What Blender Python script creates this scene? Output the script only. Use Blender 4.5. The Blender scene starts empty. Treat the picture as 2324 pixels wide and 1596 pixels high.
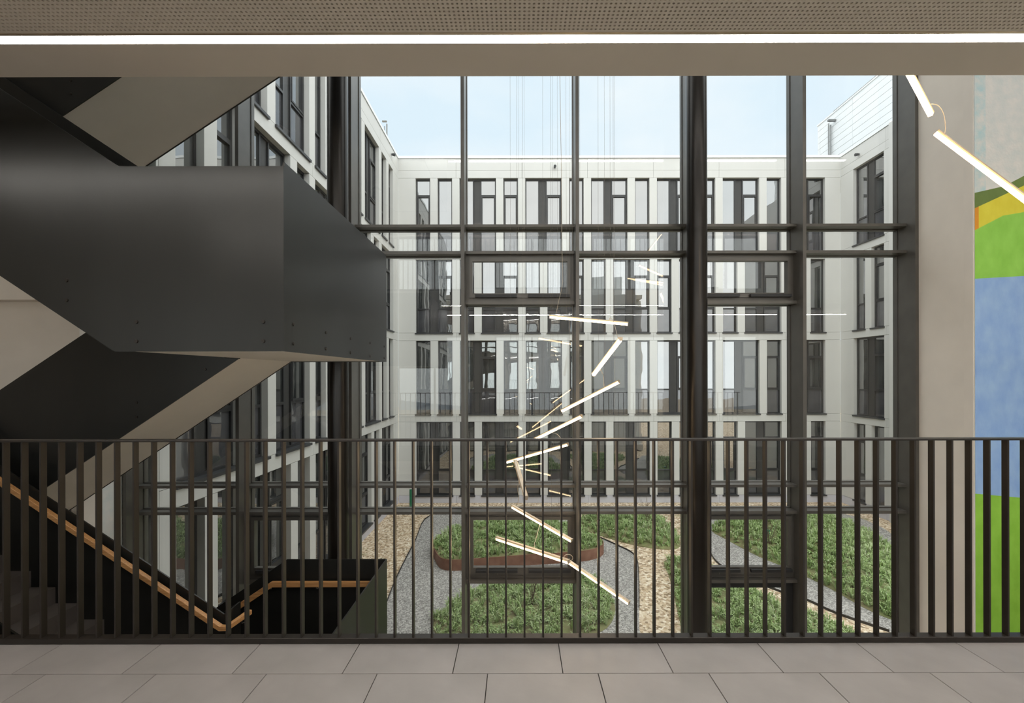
import bpy, bmesh, math, random
from mathutils import Vector, Matrix
from mathutils.geometry import tessellate_polygon

random.seed(7)
SC = bpy.context.scene
COL = SC.collection

# ------------------------------------------------------------------ camera
F = 1033.0            # focal length in pixels of the 2324 px wide frame (16 mm lens)
VX, VY = 1175.0, 853.0  # where the straight-ahead direction meets the frame
E = 1.55              # eye height above the gallery floor
cam = bpy.data.cameras.new('camera')
cam.sensor_width = 36.0
cam.lens = F / 2324.0 * 36.0
cam.shift_x = -(VX - 1162.0) / 2324.0
cam.shift_y = (VY - 798.0) / 2324.0
cam.clip_start = 0.05
cam.clip_end = 400
camo = bpy.data.objects.new('camera', cam)
camo.matrix_world = Matrix.Translation((0, 0, E)) @ Matrix.Rotation(math.pi / 2, 4, 'X') @ Matrix.Rotation(math.radians(-0.12), 4, 'Z')
COL.objects.link(camo)
SC.camera = camo

# ------------------------------------------------------------------ world, sun, exposure
SC.view_settings.view_transform = 'Standard'
SC.view_settings.look = 'None'
SC.view_settings.gamma = 1.0
SC.view_settings.use_curve_mapping = False
SC.view_settings.exposure = 0.15
SC.cycles.max_bounces = 9
SC.cycles.diffuse_bounces = 5
SC.cycles.glossy_bounces = 4
SC.cycles.transparent_max_bounces = 16
SC.cycles.adaptive_threshold = 0.03
SC.cycles.caustics_reflective = False
SC.cycles.caustics_refractive = False
W = bpy.data.worlds.new('overcast_sky')
SC.world = W
W.use_nodes = True
nt = W.node_tree
bgn = nt.nodes['Background']
tc = nt.nodes.new('ShaderNodeTexCoord')
mp = nt.nodes.new('ShaderNodeMapping'); mp.inputs['Scale'].default_value = (1.2, 1.2, 2.6)
nz = nt.nodes.new('ShaderNodeTexNoise'); nz.inputs['Scale'].default_value = 1.7; nz.inputs['Detail'].default_value = 4
rp = nt.nodes.new('ShaderNodeValToRGB')
rp.color_ramp.elements[0].position = 0.40; rp.color_ramp.elements[0].color = (0.75, 0.875, 0.98, 1)
rp.color_ramp.elements[1].position = 0.64; rp.color_ramp.elements[1].color = (0.93, 0.965, 1.0, 1)
nt.links.new(tc.outputs['Generated'], mp.inputs['Vector'])
nt.links.new(mp.outputs['Vector'], nz.inputs['Vector'])
nt.links.new(nz.outputs['Fac'], rp.inputs['Fac'])
nt.links.new(rp.outputs['Color'], bgn.inputs['Color'])
bgn.inputs['Strength'].default_value = 1.05
sun = bpy.data.lights.new('hazy_sun', 'SUN')
sun.energy = 4.4
sun.angle = math.radians(150)
sun.color = (1.0, 0.97, 0.92)
suno = bpy.data.objects.new('hazy_sun', sun)
suno.rotation_euler = Vector((-0.05, 0.35, -1.0)).to_track_quat('-Z', 'Y').to_euler()
suno.location = (10, -5, 30)
COL.objects.link(suno)
LED = 38.0            # radiance of the ceiling strips
BAR = 17.0             # radiance of the pendant bars

# ------------------------------------------------------------------ materials
def lin(c):
    return tuple(((v / 255.0) / 12.92 if v / 255.0 <= 0.04045 else ((v / 255.0 + 0.055) / 1.055) ** 2.4) for v in c)

def mat(name, col, rough=0.5, metal=0.0, var=0.12, scale=6.0, bump=0.0, bscale=None, spec=0.5, aniso=(1, 1, 1), col2=None, detail=5):
    m = bpy.data.materials.new(name)
    m.use_nodes = True
    t = m.node_tree
    b = t.nodes['Principled BSDF']
    c = lin(col)
    c2 = lin(col2) if col2 else tuple(max(0, v * (1 - 2 * var)) for v in c)
    tcn = t.nodes.new('ShaderNodeTexCoord')
    mpn = t.nodes.new('ShaderNodeMapping'); mpn.inputs['Scale'].default_value = aniso
    n = t.nodes.new('ShaderNodeTexNoise'); n.inputs['Scale'].default_value = scale; n.inputs['Detail'].default_value = detail
    r = t.nodes.new('ShaderNodeValToRGB')
    r.color_ramp.elements[0].position = 0.3; r.color_ramp.elements[0].color = (*c2, 1)
    r.color_ramp.elements[1].position = 0.7; r.color_ramp.elements[1].color = (*c, 1)
    t.links.new(tcn.outputs['Object'], mpn.inputs['Vector'])
    t.links.new(mpn.outputs['Vector'], n.inputs['Vector'])
    t.links.new(n.outputs['Fac'], r.inputs['Fac'])
    t.links.new(r.outputs['Color'], b.inputs['Base Color'])
    b.inputs['Roughness'].default_value = rough
    b.inputs['Metallic'].default_value = metal
    b.inputs['Specular IOR Level'].default_value = spec
    if bump:
        n2 = t.nodes.new('ShaderNodeTexNoise'); n2.inputs['Scale'].default_value = bscale or scale * 6; n2.inputs['Detail'].default_value = 4
        bp = t.nodes.new('ShaderNodeBump'); bp.inputs['Strength'].default_value = bump; bp.inputs['Distance'].default_value = 0.01
        t.links.new(mpn.outputs['Vector'], n2.inputs['Vector'])
        t.links.new(n2.outputs['Fac'], bp.inputs['Height'])
        t.links.new(bp.outputs['Normal'], b.inputs['Normal'])
    return m

def glass_mat(name, tint, f0, dark=None, rough=0.0):
    """clear pane (transparent + Schlick mirror) or, with dark, a pane before an unlit room."""
    m = bpy.data.materials.new(name); m.use_nodes = True
    t = m.node_tree; t.nodes.clear()
    out = t.nodes.new('ShaderNodeOutputMaterial')
    g = t.nodes.new('ShaderNodeNewGeometry')
    d = t.nodes.new('ShaderNodeVectorMath'); d.operation = 'DOT_PRODUCT'
    ab = t.nodes.new('ShaderNodeMath'); ab.operation = 'ABSOLUTE'
    om = t.nodes.new('ShaderNodeMath'); om.operation = 'SUBTRACT'; om.inputs[0].default_value = 1.0
    pw = t.nodes.new('ShaderNodeMath'); pw.operation = 'POWER'; pw.inputs[1].default_value = 5.0
    ma = t.nodes.new('ShaderNodeMath'); ma.operation = 'MULTIPLY_ADD'; ma.inputs[1].default_value = 1 - f0; ma.inputs[2].default_value = f0
    t.links.new(g.outputs['Incoming'], d.inputs[0]); t.links.new(g.outputs['Normal'], d.inputs[1])
    t.links.new(d.outputs['Value'], ab.inputs[0]); t.links.new(ab.outputs[0], om.inputs[1])
    t.links.new(om.outputs[0], pw.inputs[0]); t.links.new(pw.outputs[0], ma.inputs[0])
    gl = t.nodes.new('ShaderNodeBsdfGlossy'); gl.inputs['Roughness'].default_value = rough
    mx = t.nodes.new('ShaderNodeMixShader')
    if dark is None:
        a = t.nodes.new('ShaderNodeBsdfTransparent'); a.inputs['Color'].default_value = (*tint, 1)
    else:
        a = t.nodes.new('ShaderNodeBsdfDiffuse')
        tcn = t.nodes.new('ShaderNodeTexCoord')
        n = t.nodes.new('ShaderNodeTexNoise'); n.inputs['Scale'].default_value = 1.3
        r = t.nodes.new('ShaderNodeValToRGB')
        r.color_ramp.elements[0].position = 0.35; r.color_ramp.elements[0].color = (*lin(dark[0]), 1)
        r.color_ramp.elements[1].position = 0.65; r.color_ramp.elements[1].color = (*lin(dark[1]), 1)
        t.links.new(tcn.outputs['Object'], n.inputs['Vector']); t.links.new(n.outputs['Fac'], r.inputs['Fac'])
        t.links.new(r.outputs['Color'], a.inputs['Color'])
        nb = t.nodes.new('ShaderNodeTexNoise'); nb.inputs['Scale'].default_value = 0.9
        bp = t.nodes.new('ShaderNodeBump'); bp.inputs['Strength'].default_value = 0.12; bp.inputs['Distance'].default_value = 0.04
        t.links.new(tcn.outputs['Object'], nb.inputs['Vector']); t.links.new(nb.outputs['Fac'], bp.inputs['Height'])
        t.links.new(bp.outputs['Normal'], gl.inputs['Normal'])
    t.links.new(ma.outputs[0], mx.inputs[0]); t.links.new(a.outputs[0], mx.inputs[1]); t.links.new(gl.outputs[0], mx.inputs[2])
    t.links.new(mx.outputs[0], out.inputs[0])
    return m

def emit_mat(name, col, strength):
    m = bpy.data.materials.new(name); m.use_nodes = True
    t = m.node_tree; t.nodes.clear()
    out = t.nodes.new('ShaderNodeOutputMaterial')
    e = t.nodes.new('ShaderNodeEmission')
    e.inputs['Color'].default_value = (*col, 1); e.inputs['Strength'].default_value = strength
    t.links.new(e.outputs[0], out.inputs[0])
    return m

def stone_mat(name, cols, scale, bump=0.6, patch=None):
    """loose gravel: one colour per voronoi cell, cells raised."""
    m = bpy.data.materials.new(name); m.use_nodes = True
    t = m.node_tree; b = t.nodes['Principled BSDF']
    tcn = t.nodes.new('ShaderNodeTexCoord')
    v = t.nodes.new('ShaderNodeTexVoronoi'); v.inputs['Scale'].default_value = scale
    sp = t.nodes.new('ShaderNodeSeparateColor')
    r = t.nodes.new('ShaderNodeValToRGB'); r.color_ramp.interpolation = 'CONSTANT'
    els = r.color_ramp.elements
    while len(els) < len(cols): els.new(0.5)
    for i, c in enumerate(cols):
        els[i].position = i / len(cols); els[i].color = (*lin(c), 1)
    t.links.new(tcn.outputs['Object'], v.inputs['Vector'])
    t.links.new(v.outputs['Color'], sp.inputs[0])
    t.links.new(sp.outputs[0], r.inputs['Fac'])
    last = r.outputs['Color']
    if patch:
        n = t.nodes.new('ShaderNodeTexNoise'); n.inputs['Scale'].default_value = 0.9; n.inputs['Detail'].default_value = 8; n.inputs['Roughness'].default_value = 0.7
        r2 = t.nodes.new('ShaderNodeValToRGB')
        r2.color_ramp.elements[0].position = 0.6; r2.color_ramp.elements[0].color = (0, 0, 0, 1)
        r2.color_ramp.elements[1].position = 0.7; r2.color_ramp.elements[1].color = (0.75, 0.75, 0.75, 1)
        mx = t.nodes.new('ShaderNodeMix'); mx.data_type = 'RGBA'
        mx.inputs[7].default_value = (*lin(patch), 1)
        t.links.new(tcn.outputs['Object'], n.inputs['Vector']); t.links.new(n.outputs['Fac'], r2.inputs['Fac'])
        t.links.new(r2.outputs['Color'], mx.inputs[0]); t.links.new(last, mx.inputs[6])
        last = mx.outputs[2]
    t.links.new(last, b.inputs['Base Color'])
    bp = t.nodes.new('ShaderNodeBump'); bp.inputs['Strength'].default_value = bump; bp.inputs['Distance'].default_value = 0.02; bp.invert = True
    t.links.new(v.outputs['Distance'], bp.inputs['Height']); t.links.new(bp.outputs['Normal'], b.inputs['Normal'])
    b.inputs['Roughness'].default_value = 0.9
    b.inputs['Specular IOR Level'].default_value = 0.2
    return m

def grass_mat(name, cols):
    m = bpy.data.materials.new(name); m.use_nodes = True
    t = m.node_tree; b = t.nodes['Principled BSDF']
    g = t.nodes.new('ShaderNodeNewGeometry')
    tcn = t.nodes.new('ShaderNodeTexCoord')
    n = t.nodes.new('ShaderNodeTexNoise'); n.inputs['Scale'].default_value = 1.1; n.inputs['Detail'].default_value = 3
    ma = t.nodes.new('ShaderNodeMath'); ma.operation = 'MULTIPLY_ADD'; ma.inputs[1].default_value = 0.5
    sb = t.nodes.new('ShaderNodeMath'); sb.operation = 'MULTIPLY'; sb.inputs[1].default_value = 0.55
    r = t.nodes.new('ShaderNodeValToRGB')
    els = r.color_ramp.elements
    while len(els) < len(cols): els.new(0.5)
    for i, c in enumerate(cols):
        els[i].position = 0.15 + 0.75 * i / (len(cols) - 1); els[i].color = (*lin(c), 1)
    t.links.new(tcn.outputs['Object'], n.inputs['Vector'])
    t.links.new(n.outputs['Fac'], sb.inputs[0])
    t.links.new(g.outputs['Random Per Island'], ma.inputs[0]); t.links.new(sb.outputs[0], ma.inputs[2])
    t.links.new(ma.outputs[0], r.inputs['Fac']); t.links.new(r.outputs['Color'], b.inputs['Base Color'])
    b.inputs['Roughness'].default_value = 0.6
    b.inputs['Specular IOR Level'].default_value = 0.25
    return m

def wood_mat(name, c1, c2):
    m = mat(name, c1, rough=0.42, col2=c2, scale=3.0, aniso=(1.5, 30, 30), detail=6)
    return m

M = {}
M['steel'] = mat('dark_patinated_steel', (50, 50, 48), 0.34, 0.5, 0.10, 2.2, aniso=(1, 1, 0.4), spec=0.5)
M['rail'] = mat('bronze_black_steel', (50, 44, 39), 0.36, 0.4, 0.12, 9, spec=0.5)
M['mullion'] = mat('dark_bronze_metal', (106, 103, 98), 0.34, 0.35, 0.08, 5)
M['frame'] = mat('anthracite_window_frame', (52, 52, 53), 0.4, 0.2, 0.08, 5)
M['column'] = mat('brown_black_painted_steel', (36, 31, 27), 0.28, 0.3, 0.12, 4, spec=0.6)
M['plaster'] = mat('warm_white_plaster', (238, 229, 218), 0.85, 0, 0.03, 3)
M['soffit'] = mat('pale_soffit_plaster', (244, 236, 226), 0.8, 0, 0.03, 2)
M['ceil'] = mat('painted_ceiling_board', (214, 206, 196), 0.8, 0, 0.02, 3)
M['void'] = mat('dark_ceiling_void', (38, 33, 28), 0.9)
M['slab'] = mat('grey_screed', (120, 116, 112), 0.6, 0, 0.08, 3)
M['tile'] = mat('grey_stoneware_tile', (156, 150, 146), 0.42, 0, 0.10, 3.2, bump=0.04, bscale=40, detail=8)
M['screed'] = mat('pale_screed', (206, 200, 192), 0.6, 0, 0.05, 3)
M['joint'] = mat('dark_tile_joint', (62, 58, 55), 0.9)
M['step'] = mat('dark_stone_tread', (92, 86, 82), 0.5, 0, 0.08, 8)
M['oak'] = wood_mat('oiled_oak', (206, 158, 104), (172, 122, 74))
M['chrome'] = mat('brushed_metal', (150, 146, 140), 0.3, 0.9)
M['white'] = mat('white_facade_panel', (208, 207, 203), 0.55, 0, 0.02, 1.4)
M['plinth'] = mat('pale_plinth_panel', (202, 202, 210), 0.55, 0, 0.02, 1.4)
M['core'] = mat('dark_wall_core', (60, 60, 60), 0.9)
M['sill'] = mat('anthracite_sill', (66, 67, 69), 0.45, 0.2)
M['vent'] = mat('anthracite_vent_flap', (58, 57, 56), 0.5, 0.1)
M['clad'] = mat('light_sheet_cladding', (240, 243, 244), 0.45, 0.0, 0.02, 2)
M['pane'] = glass_mat('clear_glazing', (0.96, 0.975, 0.97), 0.045)
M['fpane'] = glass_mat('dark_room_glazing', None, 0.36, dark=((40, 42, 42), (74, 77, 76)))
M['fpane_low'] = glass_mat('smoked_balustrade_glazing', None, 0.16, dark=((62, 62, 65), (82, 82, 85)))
M['led'] = emit_mat('led_strip_diffuser', (1.0, 0.965, 0.92), LED)
M['bar'] = emit_mat('warm_led_diffuser', (1.0, 0.72, 0.42), BAR)
M['barrim'] = emit_mat('amber_edge_glow', (1.0, 0.58, 0.24), 1.7)
M['barbody'] = mat('champagne_aluminium', (214, 196, 172), 0.35, 0.5)
M['wire'] = mat('steel_wire', (120, 112, 104), 0.4, 0.6)
M['cable'] = mat('cream_cable', (214, 200, 180), 0.5)
M['gravel'] = stone_mat('beige_pea_gravel', [(176, 152, 124), (208, 186, 156), (222, 204, 176), (238, 224, 202), (190, 166, 136), (216, 196, 170), (150, 130, 104)], 17, 0.7, patch=(104, 112, 62))
M['path'] = stone_mat('grey_grit_path', [(144, 141, 136), (164, 160, 155), (182, 178, 172), (154, 151, 146), (196, 192, 186), (128, 125, 120)], 34, 0.5)
M['corten'] = mat('weathered_corten_steel', (154, 112, 92), 0.7, 0.1, 0.15, 5, col2=(126, 84, 64))
M['edging'] = mat('black_edging_steel', (48, 45, 42), 0.6)
M['soil'] = mat('mossy_soil', (132, 142, 90), 0.95, 0, 0.2, 5, bump=0.5, bscale=30, col2=(122, 110, 80))
M['grass'] = grass_mat('fescue_blades', [(148, 160, 128), (142, 168, 104), (162, 184, 120), (176, 192, 144), (198, 202, 168)])
M['green'] = mat('green_plastic', (34, 120, 84), 0.5)
M['twig'] = mat('bare_twig', (108, 92, 76), 0.8)
M['grey_metal'] = mat('galvanised_pipe', (140, 142, 142), 0.4, 0.5)
M['mwhite'] = mat('white_painted_concrete', (244, 241, 237), 0.75, 0, 0.03, 8, col2=(226, 232, 230), detail=10, bump=0.25, bscale=40)
M['mcyan'] = mat('cyan_flecked_concrete', (240, 238, 234), 0.75, 0, 0.03, 9, bump=0.25, bscale=40, col2=(196, 228, 232), detail=12)
def mural(name, c, c2):
    return mat(name, c, 0.7, 0, 0.05, 7, bump=0.35, bscale=26, col2=c2, aniso=(1, 1, 0.6), detail=8)
M['molive'] = mural('olive_mural_paint', (124, 148, 80), (108, 130, 70))
M['myellow'] = mural('yellow_mural_paint', (250, 240, 84), (240, 226, 66))
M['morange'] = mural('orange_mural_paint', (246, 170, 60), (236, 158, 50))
M['mgreen'] = mural('green_mural_paint', (168, 232, 100), (150, 216, 82))
M['mblue'] = mural('blue_mural_paint', (174, 210, 254), (150, 188, 246))
M['mgreen2'] = mural('leaf_green_mural_paint', (168, 228, 84), (150, 212, 68))

# ------------------------------------------------------------------ geometry helpers
WLOC = {}
def P(x, y, d):
    """point seen at frame pixel (x, y) at distance d in front of the camera"""
    return Vector(((x - VX) * d / F, d, E - (y - VY) * d / F))

class MB:
    def __init__(s):
        s.v = []; s.f = []; s.m = []
    def add(s, verts, faces, mi=0):
        o = len(s.v)
        s.v += [tuple(v) for v in verts]
        s.f += [tuple(i + o for i in f) for f in faces]
        s.m += [mi] * len(faces)
        return s
    def box(s, x0, x1, y0, y1, z0, z1, mi=0):
        return s.add([(x0, y0, z0), (x1, y0, z0), (x1, y1, z0), (x0, y1, z0), (x0, y0, z1), (x1, y0, z1), (x1, y1, z1), (x0, y1, z1)],
                     [(0, 3, 2, 1), (4, 5, 6, 7), (0, 1, 5, 4), (1, 2, 6, 5), (2, 3, 7, 6), (3, 0, 4, 7)], mi)
    def prism(s, pts, axis, a0, a1, mi=0):
        """2-D outline extruded along an axis: 'y' -> pts are (x, z); 'z' -> (x, y); 'x' -> (y, z)"""
        area = sum(pts[i][0] * pts[(i + 1) % len(pts)][1] - pts[(i + 1) % len(pts)][0] * pts[i][1] for i in range(len(pts)))
        if area < 0: pts = pts[::-1]
        def mk(p, a):
            return (p[0], a, p[1]) if axis == 'y' else ((p[0], p[1], a) if axis == 'z' else (a, p[0], p[1]))
        n = len(pts)
        vs = [mk(p, a0) for p in pts] + [mk(p, a1) for p in pts]
        tris = tessellate_polygon([[Vector((p[0], p[1], 0)) for p in pts]])
        fs = []
        flip = axis == 'y'
        for t in tris:
            a, b, c = t
            cr = (pts[b][0] - pts[a][0]) * (pts[c][1] - pts[a][1]) - (pts[c][0] - pts[a][0]) * (pts[b][1] - pts[a][1])
            if cr < 0: a, b, c = a, c, b
            if flip:
                fs.append((a, b, c)); fs.append((n + a, n + c, n + b))
            else:
                fs.append((a, c, b)); fs.append((n + a, n + b, n + c))
        for i in range(n):
            j = (i + 1) % n
            fs.append((i, n + i, n + j, j) if flip else (i, j, n + j, n + i))
        return s.add(vs, fs, mi)
    def tube(s, path, r, seg=8, mi=0, closed_ends=True):
        path = [Vector(p) for p in path]
        rings = []
        prev = None
        for i, p in enumerate(path):
            a = path[max(0, i - 1)]; b = path[min(len(path) - 1, i + 1)]
            t = (b - a).normalized()
            if prev is None:
                u = t.orthogonal().normalized()
            else:
                u = (prev - t * prev.dot(t)).normalized()
            prev = u
            w = t.cross(u)
            rr = r[i] if isinstance(r, (list, tuple)) else r
            rings.append([p + (u * math.cos(2 * math.pi * k / seg) + w * math.sin(2 * math.pi * k / seg)) * rr for k in range(seg)])
        vs = [v for rg in rings for v in rg]
        fs = []
        for i in range(len(rings) - 1):
            for k in range(seg):
                k2 = (k + 1) % seg
                fs.append((i * seg + k, i * seg + k2, (i + 1) * seg + k2, (i + 1) * seg + k))
        if closed_ends:
            fs.append(tuple(range(seg))[::-1])
            fs.append(tuple((len(rings) - 1) * seg + k for k in range(seg)))
        return s.add(vs, fs, mi)
    def sweep(s, path, w, h, mi=0):
        """rectangular bar (w across, h up) following a path, mitred, kept upright"""
        path = [Vector(p) for p in path]
        rings = []
        for i, p in enumerate(path):
            d0 = (path[i] - path[i - 1]).normalized() if i > 0 else None
            d1 = (path[i + 1] - path[i]).normalized() if i < len(path) - 1 else None
            t = ((d0 or d1) + (d1 or d0)).normalized()
            side = t.cross(Vector((0, 0, 1))).normalized()
            up = side.cross(t).normalized()
            k = 1.0
            if d0 and d1:
                k = 1.0 / max(0.3, t.dot(d0))
            rings.append([p + side * sx * w / 2 + up * sz * h / 2 for sx, sz in ((-1, -1), (1, -1), (1, 1), (-1, 1))])
        vs = [v for rg in rings for v in rg]
        fs = []
        for i in range(len(rings) - 1):
            for q in range(4):
                q2 = (q + 1) % 4
                fs.append((i * 4 + q, i * 4 + q2, (i + 1) * 4 + q2, (i + 1) * 4 + q))
        fs.append((3, 2, 1, 0)); n = (len(rings) - 1) * 4; fs.append((n, n + 1, n + 2, n + 3))
        return s.add(vs, fs, mi)
    def build(s, name, mats, parent=None, origin=None, smooth=False, bevel=0.0, fix=True):
        if origin is None:
            xs = [v[0] for v in s.v]; ys = [v[1] for v in s.v]; zs = [v[2] for v in s.v]
            origin = Vector(((min(xs) + max(xs)) / 2, (min(ys) + max(ys)) / 2, min(zs)))
        origin = Vector(origin)
        me = bpy.data.meshes.new(name)
        me.from_pydata([(v[0] - origin.x, v[1] - origin.y, v[2] - origin.z) for v in s.v], [], s.f)
        if not isinstance(mats, (list, tuple)): mats = [mats]
        for m in mats: me.materials.append(m)
        if len(mats) > 1:
            me.polygons.foreach_set('material_index', s.m)
        if fix and len(s.f) < 4000:
            bm = bmesh.new(); bm.from_mesh(me)
            bmesh.ops.recalc_face_normals(bm, faces=bm.faces)
            if bevel:
                bmesh.ops.bevel(bm, geom=[e for e in bm.edges if len(e.link_faces) == 2 and e.calc_face_angle() > 0.6], offset=bevel, segments=1, affect='EDGES')
            bm.to_mesh(me); bm.free()
        if smooth:
            me.polygons.foreach_set('use_smooth', [True] * len(me.polygons))
            me.set_sharp_from_angle(angle=0.7)
        o = bpy.data.objects.new(name, me)
        link(o, parent, origin)
        return o

def link(o, parent, worldloc):
    COL.objects.link(o)
    worldloc = Vector(worldloc)
    WLOC[o.name] = worldloc
    if parent is not None:
        o.parent = parent
        o.location = worldloc - WLOC[parent.name]
    else:
        o.location = worldloc

def empty(name, loc, label=None, cat=None, group=None, kind=None):
    o = bpy.data.objects.new(name, None)
    o.empty_display_size = 0.1
    link(o, None, loc)
    return tag(o, label, cat, group, kind)

def tag(o, label=None, cat=None, group=None, kind=None):
    if label: o['label'] = label
    if cat: o['category'] = cat
    if group: o['group'] = group
    if kind: o['kind'] = kind
    return o

def bx(name, x0, x1, y0, y1, z0, z1, m, parent=None, bevel=0.0):
    return MB().box(x0, x1, y0, y1, z0, z1).build(name, m, parent, bevel=bevel)

_cache = {}
def unit(name, size, m, parent, loc, bevel=0.0):
    """box piece sharing mesh data; loc = its low corner in the parent's own frame"""
    key = (name, tuple(round(v, 4) for v in size), m.name, bevel)
    me = _cache.get(key)
    if me is None:
        b = MB().box(0, size[0], 0, size[1], 0, size[2])
        me = bpy.data.meshes.new(name)
        me.from_pydata(b.v, [], b.f); me.materials.append(m)
        if bevel:
            bm = bmesh.new(); bm.from_mesh(me)
            bmesh.ops.bevel(bm, geom=list(bm.edges), offset=bevel, segments=1, affect='EDGES')
            bm.to_mesh(me); bm.free()
        _cache[key] = me
    o = bpy.data.objects.new(name, me)
    COL.objects.link(o)
    o.parent = parent
    o.location = loc
    return o

def struct(o, label=None, cat=None):
    return tag(o, label, cat, kind='structure')

def smooth_poly(pts, n=5):
    out = []
    k = len(pts)
    for i in range(k):
        p0, p1, p2, p3 = (Vector(pts[(i + j - 1) % k]) for j in range(4))
        for s in range(n):
            t = s / n
            out.append(0.5 * ((2 * p1) + (-p0 + p2) * t + (2 * p0 - 5 * p1 + 4 * p2 - p3) * t * t + (-p0 + 3 * p1 - 3 * p2 + p3) * t ** 3))
    return [(p[0], p[1]) for p in out]

# ------------------------------------------------------------------ the room: floors, ceilings, walls
S = 3.45              # storey height
CZ = E + 1.60         # gallery ceiling
GY = 6.28             # plane of the courtyard glazing
RY = 2.651            # railing plane

# gallery floor: slab and tiles laid in a third bond
fl = struct(bx('floor', -9, 9, -3.2, 2.70, -0.30, -0.016, M['joint']))
TW, TD, JW = 0.575, 0.287, 0.004
row_front = 2.370
rows = [(row_front + JW / 2, 2.692, -0.343)]
for k in range(6):
    rows.append((row_front - TD * (k + 1) + JW / 2, row_front - TD * k - JW / 2, -0.160 if k % 2 == 0 else (-0.343 if k % 4 == 1 else 0.03)))
for y0, y1, xo in rows:
    for i in range(-8, 9):
        x0 = xo + i * TW
        unit('tile', (TW - JW, y1 - y0, 0.016), M['tile'], fl, (x0 + JW / 2, y0 - WLOC['floor'].y, -0.016 - WLOC['floor'].z), bevel=0.0012)
yb = rows[-1][0]
MB().box(-9, 9, -3.2, yb - JW, -0.016, 0).box(-9, -0.343 - 8 * TW, yb - JW, 2.692, -0.016, 0).box(0.03 + 9 * TW, 9, yb - JW, 2.692, -0.016, 0).build('tile_field', M['tile'], fl)
struct(bx('floor_lower', -9, 9, -3.2, 6.2, -S - 0.35, -S, M['screed']))
struct(bx('floor_landing', -9, -5.25, 2.70, 5.35, -0.30, 0.0, M['slab']))

# gallery ceiling: board, perforated acoustic panel, recessed strip light, plain edge board
ce = struct(bx('ceiling', -9, 9, -3.2, 2.42, CZ + 0.06, CZ + 0.30, M['slab']))
py0, py1 = 1.62, 2.119
bx('ceiling_board', -9, 9, -3.2, py0, CZ, CZ + 0.06, M['ceil'], ce)
bx('edge_board', -9, 9, 2.189, 2.4306, CZ, CZ + 0.06, M['ceil'], ce)
bx('edge_fascia', -9, 9, 2.42, 2.4306, CZ + 0.06, CZ + 0.30, M['ceil'], ce)
bx('ceiling_board', -9, -3.0, py0, py1, CZ, CZ + 0.06, M['ceil'], ce)
bx('ceiling_board', 3.0, 9, py0, py1, CZ, CZ + 0.06, M['ceil'], ce)
bx('trim_profile', -9, 9, py1 + 0.001, 2.1354, CZ - 0.001, CZ + 0.05, M['barbody'], ce)
bx('void_lining', -3.0, 3.0, py0, py1, CZ + 0.05, CZ + 0.06, M['void'], ce)
pp = MB()
sp = 0.0207; hr = 0.0056; NX = int(6.0 / sp); NY = int((py1 - 0.006 - py0) / sp)
x_ = -3.0; 
for iy in range(NY):
    for ix in range(NX):
        x0 = x_ + ix * sp; y0 = py1 - 0.006 - (iy + 1) * sp
        cx, cy = x0 + sp / 2, y0 + sp / 2
        vs = [(x0, y0, CZ), (x0 + sp, y0, CZ), (x0 + sp, y0 + sp, CZ), (x0, y0 + sp, CZ)]
        ring = [(cx + hr * math.cos(math.pi * (k / 4 + 0.125)), cy + hr * math.sin(math.pi * (k / 4 + 0.125))) for k in range(8)]
        vs += [(a, b, CZ) for a, b in ring] + [(a, b, CZ + 0.012) for a, b in ring]
        # corners 0..3 at angles 225,315,45,135 ; ring k at 22.5+45k
        fs = [(2, 4, 11), (2, 11, 1), (2, 5, 4), (3, 5, 2), (3, 6, 5), (3, 7, 6), (0, 7, 3), (0, 8, 7), (0, 9, 8), (0, 1, 9), (1, 10, 9), (1, 11, 10)]
        fs += [(4 + k, 4 + (k + 1) % 8, 12 + (k + 1) % 8, 12 + k) for k in range(8)]
        pp.add(vs, fs)
pp.box(-3.0, 3.0, py1 - 0.006, py1, CZ, CZ + 0.012)
pp.box(x_ + NX * sp, 3.0, py0, py1 - 0.006, CZ, CZ + 0.012)
pp.box(-3.0, 3.0, py0, py1 - 0.006 - NY * sp, CZ, CZ + 0.012)
tag(pp.build('perforated_panel', M['ceil'], ce, fix=False), kind='stuff')

def strip_light(z, label, y=2.1622, drop=0.0, group=None, x0=-4.4, x1=5.2):
    e = empty('strip_light', (0, y, z - drop), label, 'strip light', group)
    bx('channel', x0, x1, y - 0.026, y + 0.026, z - drop + 0.012, z - drop + 0.05, M['barbody'], e)
    bx('diffuser', x0, x1, y - 0.025, y + 0.025, z - drop, z - drop + 0.012, M['led'], e)
    return e
strip_light(CZ, 'white LED strip light set in the ceiling right across the top')
strip_light(CZ + S + 0.052, 'LED strip of the floor above, seen mirrored high in the glass', 1.85, 0.052, x0=-1.62, x1=8.9)
strip_light(CZ + S + 0.052, 'added LED strip deeper in the floor above, its reflection hidden behind the upper transom', -2.9, 0.052, x0=-6.0, x1=8.9)  # added strip, placed to brighten the upper part of the mural wall
strip_light(CZ, 'added surface-mounted LED strip further back on the gallery ceiling, mirrored in the glass', 0.9, 0.052, x0=-3.2, x1=8.9)  # added behind the camera to raise the light in the gallery
strip_light(-0.30, 'added unseen LED strip under the gallery slab lighting the floor below', 2.1622, 0.052)  # added out of view; bounce off the lower floor lifts the stair soffits

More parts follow.
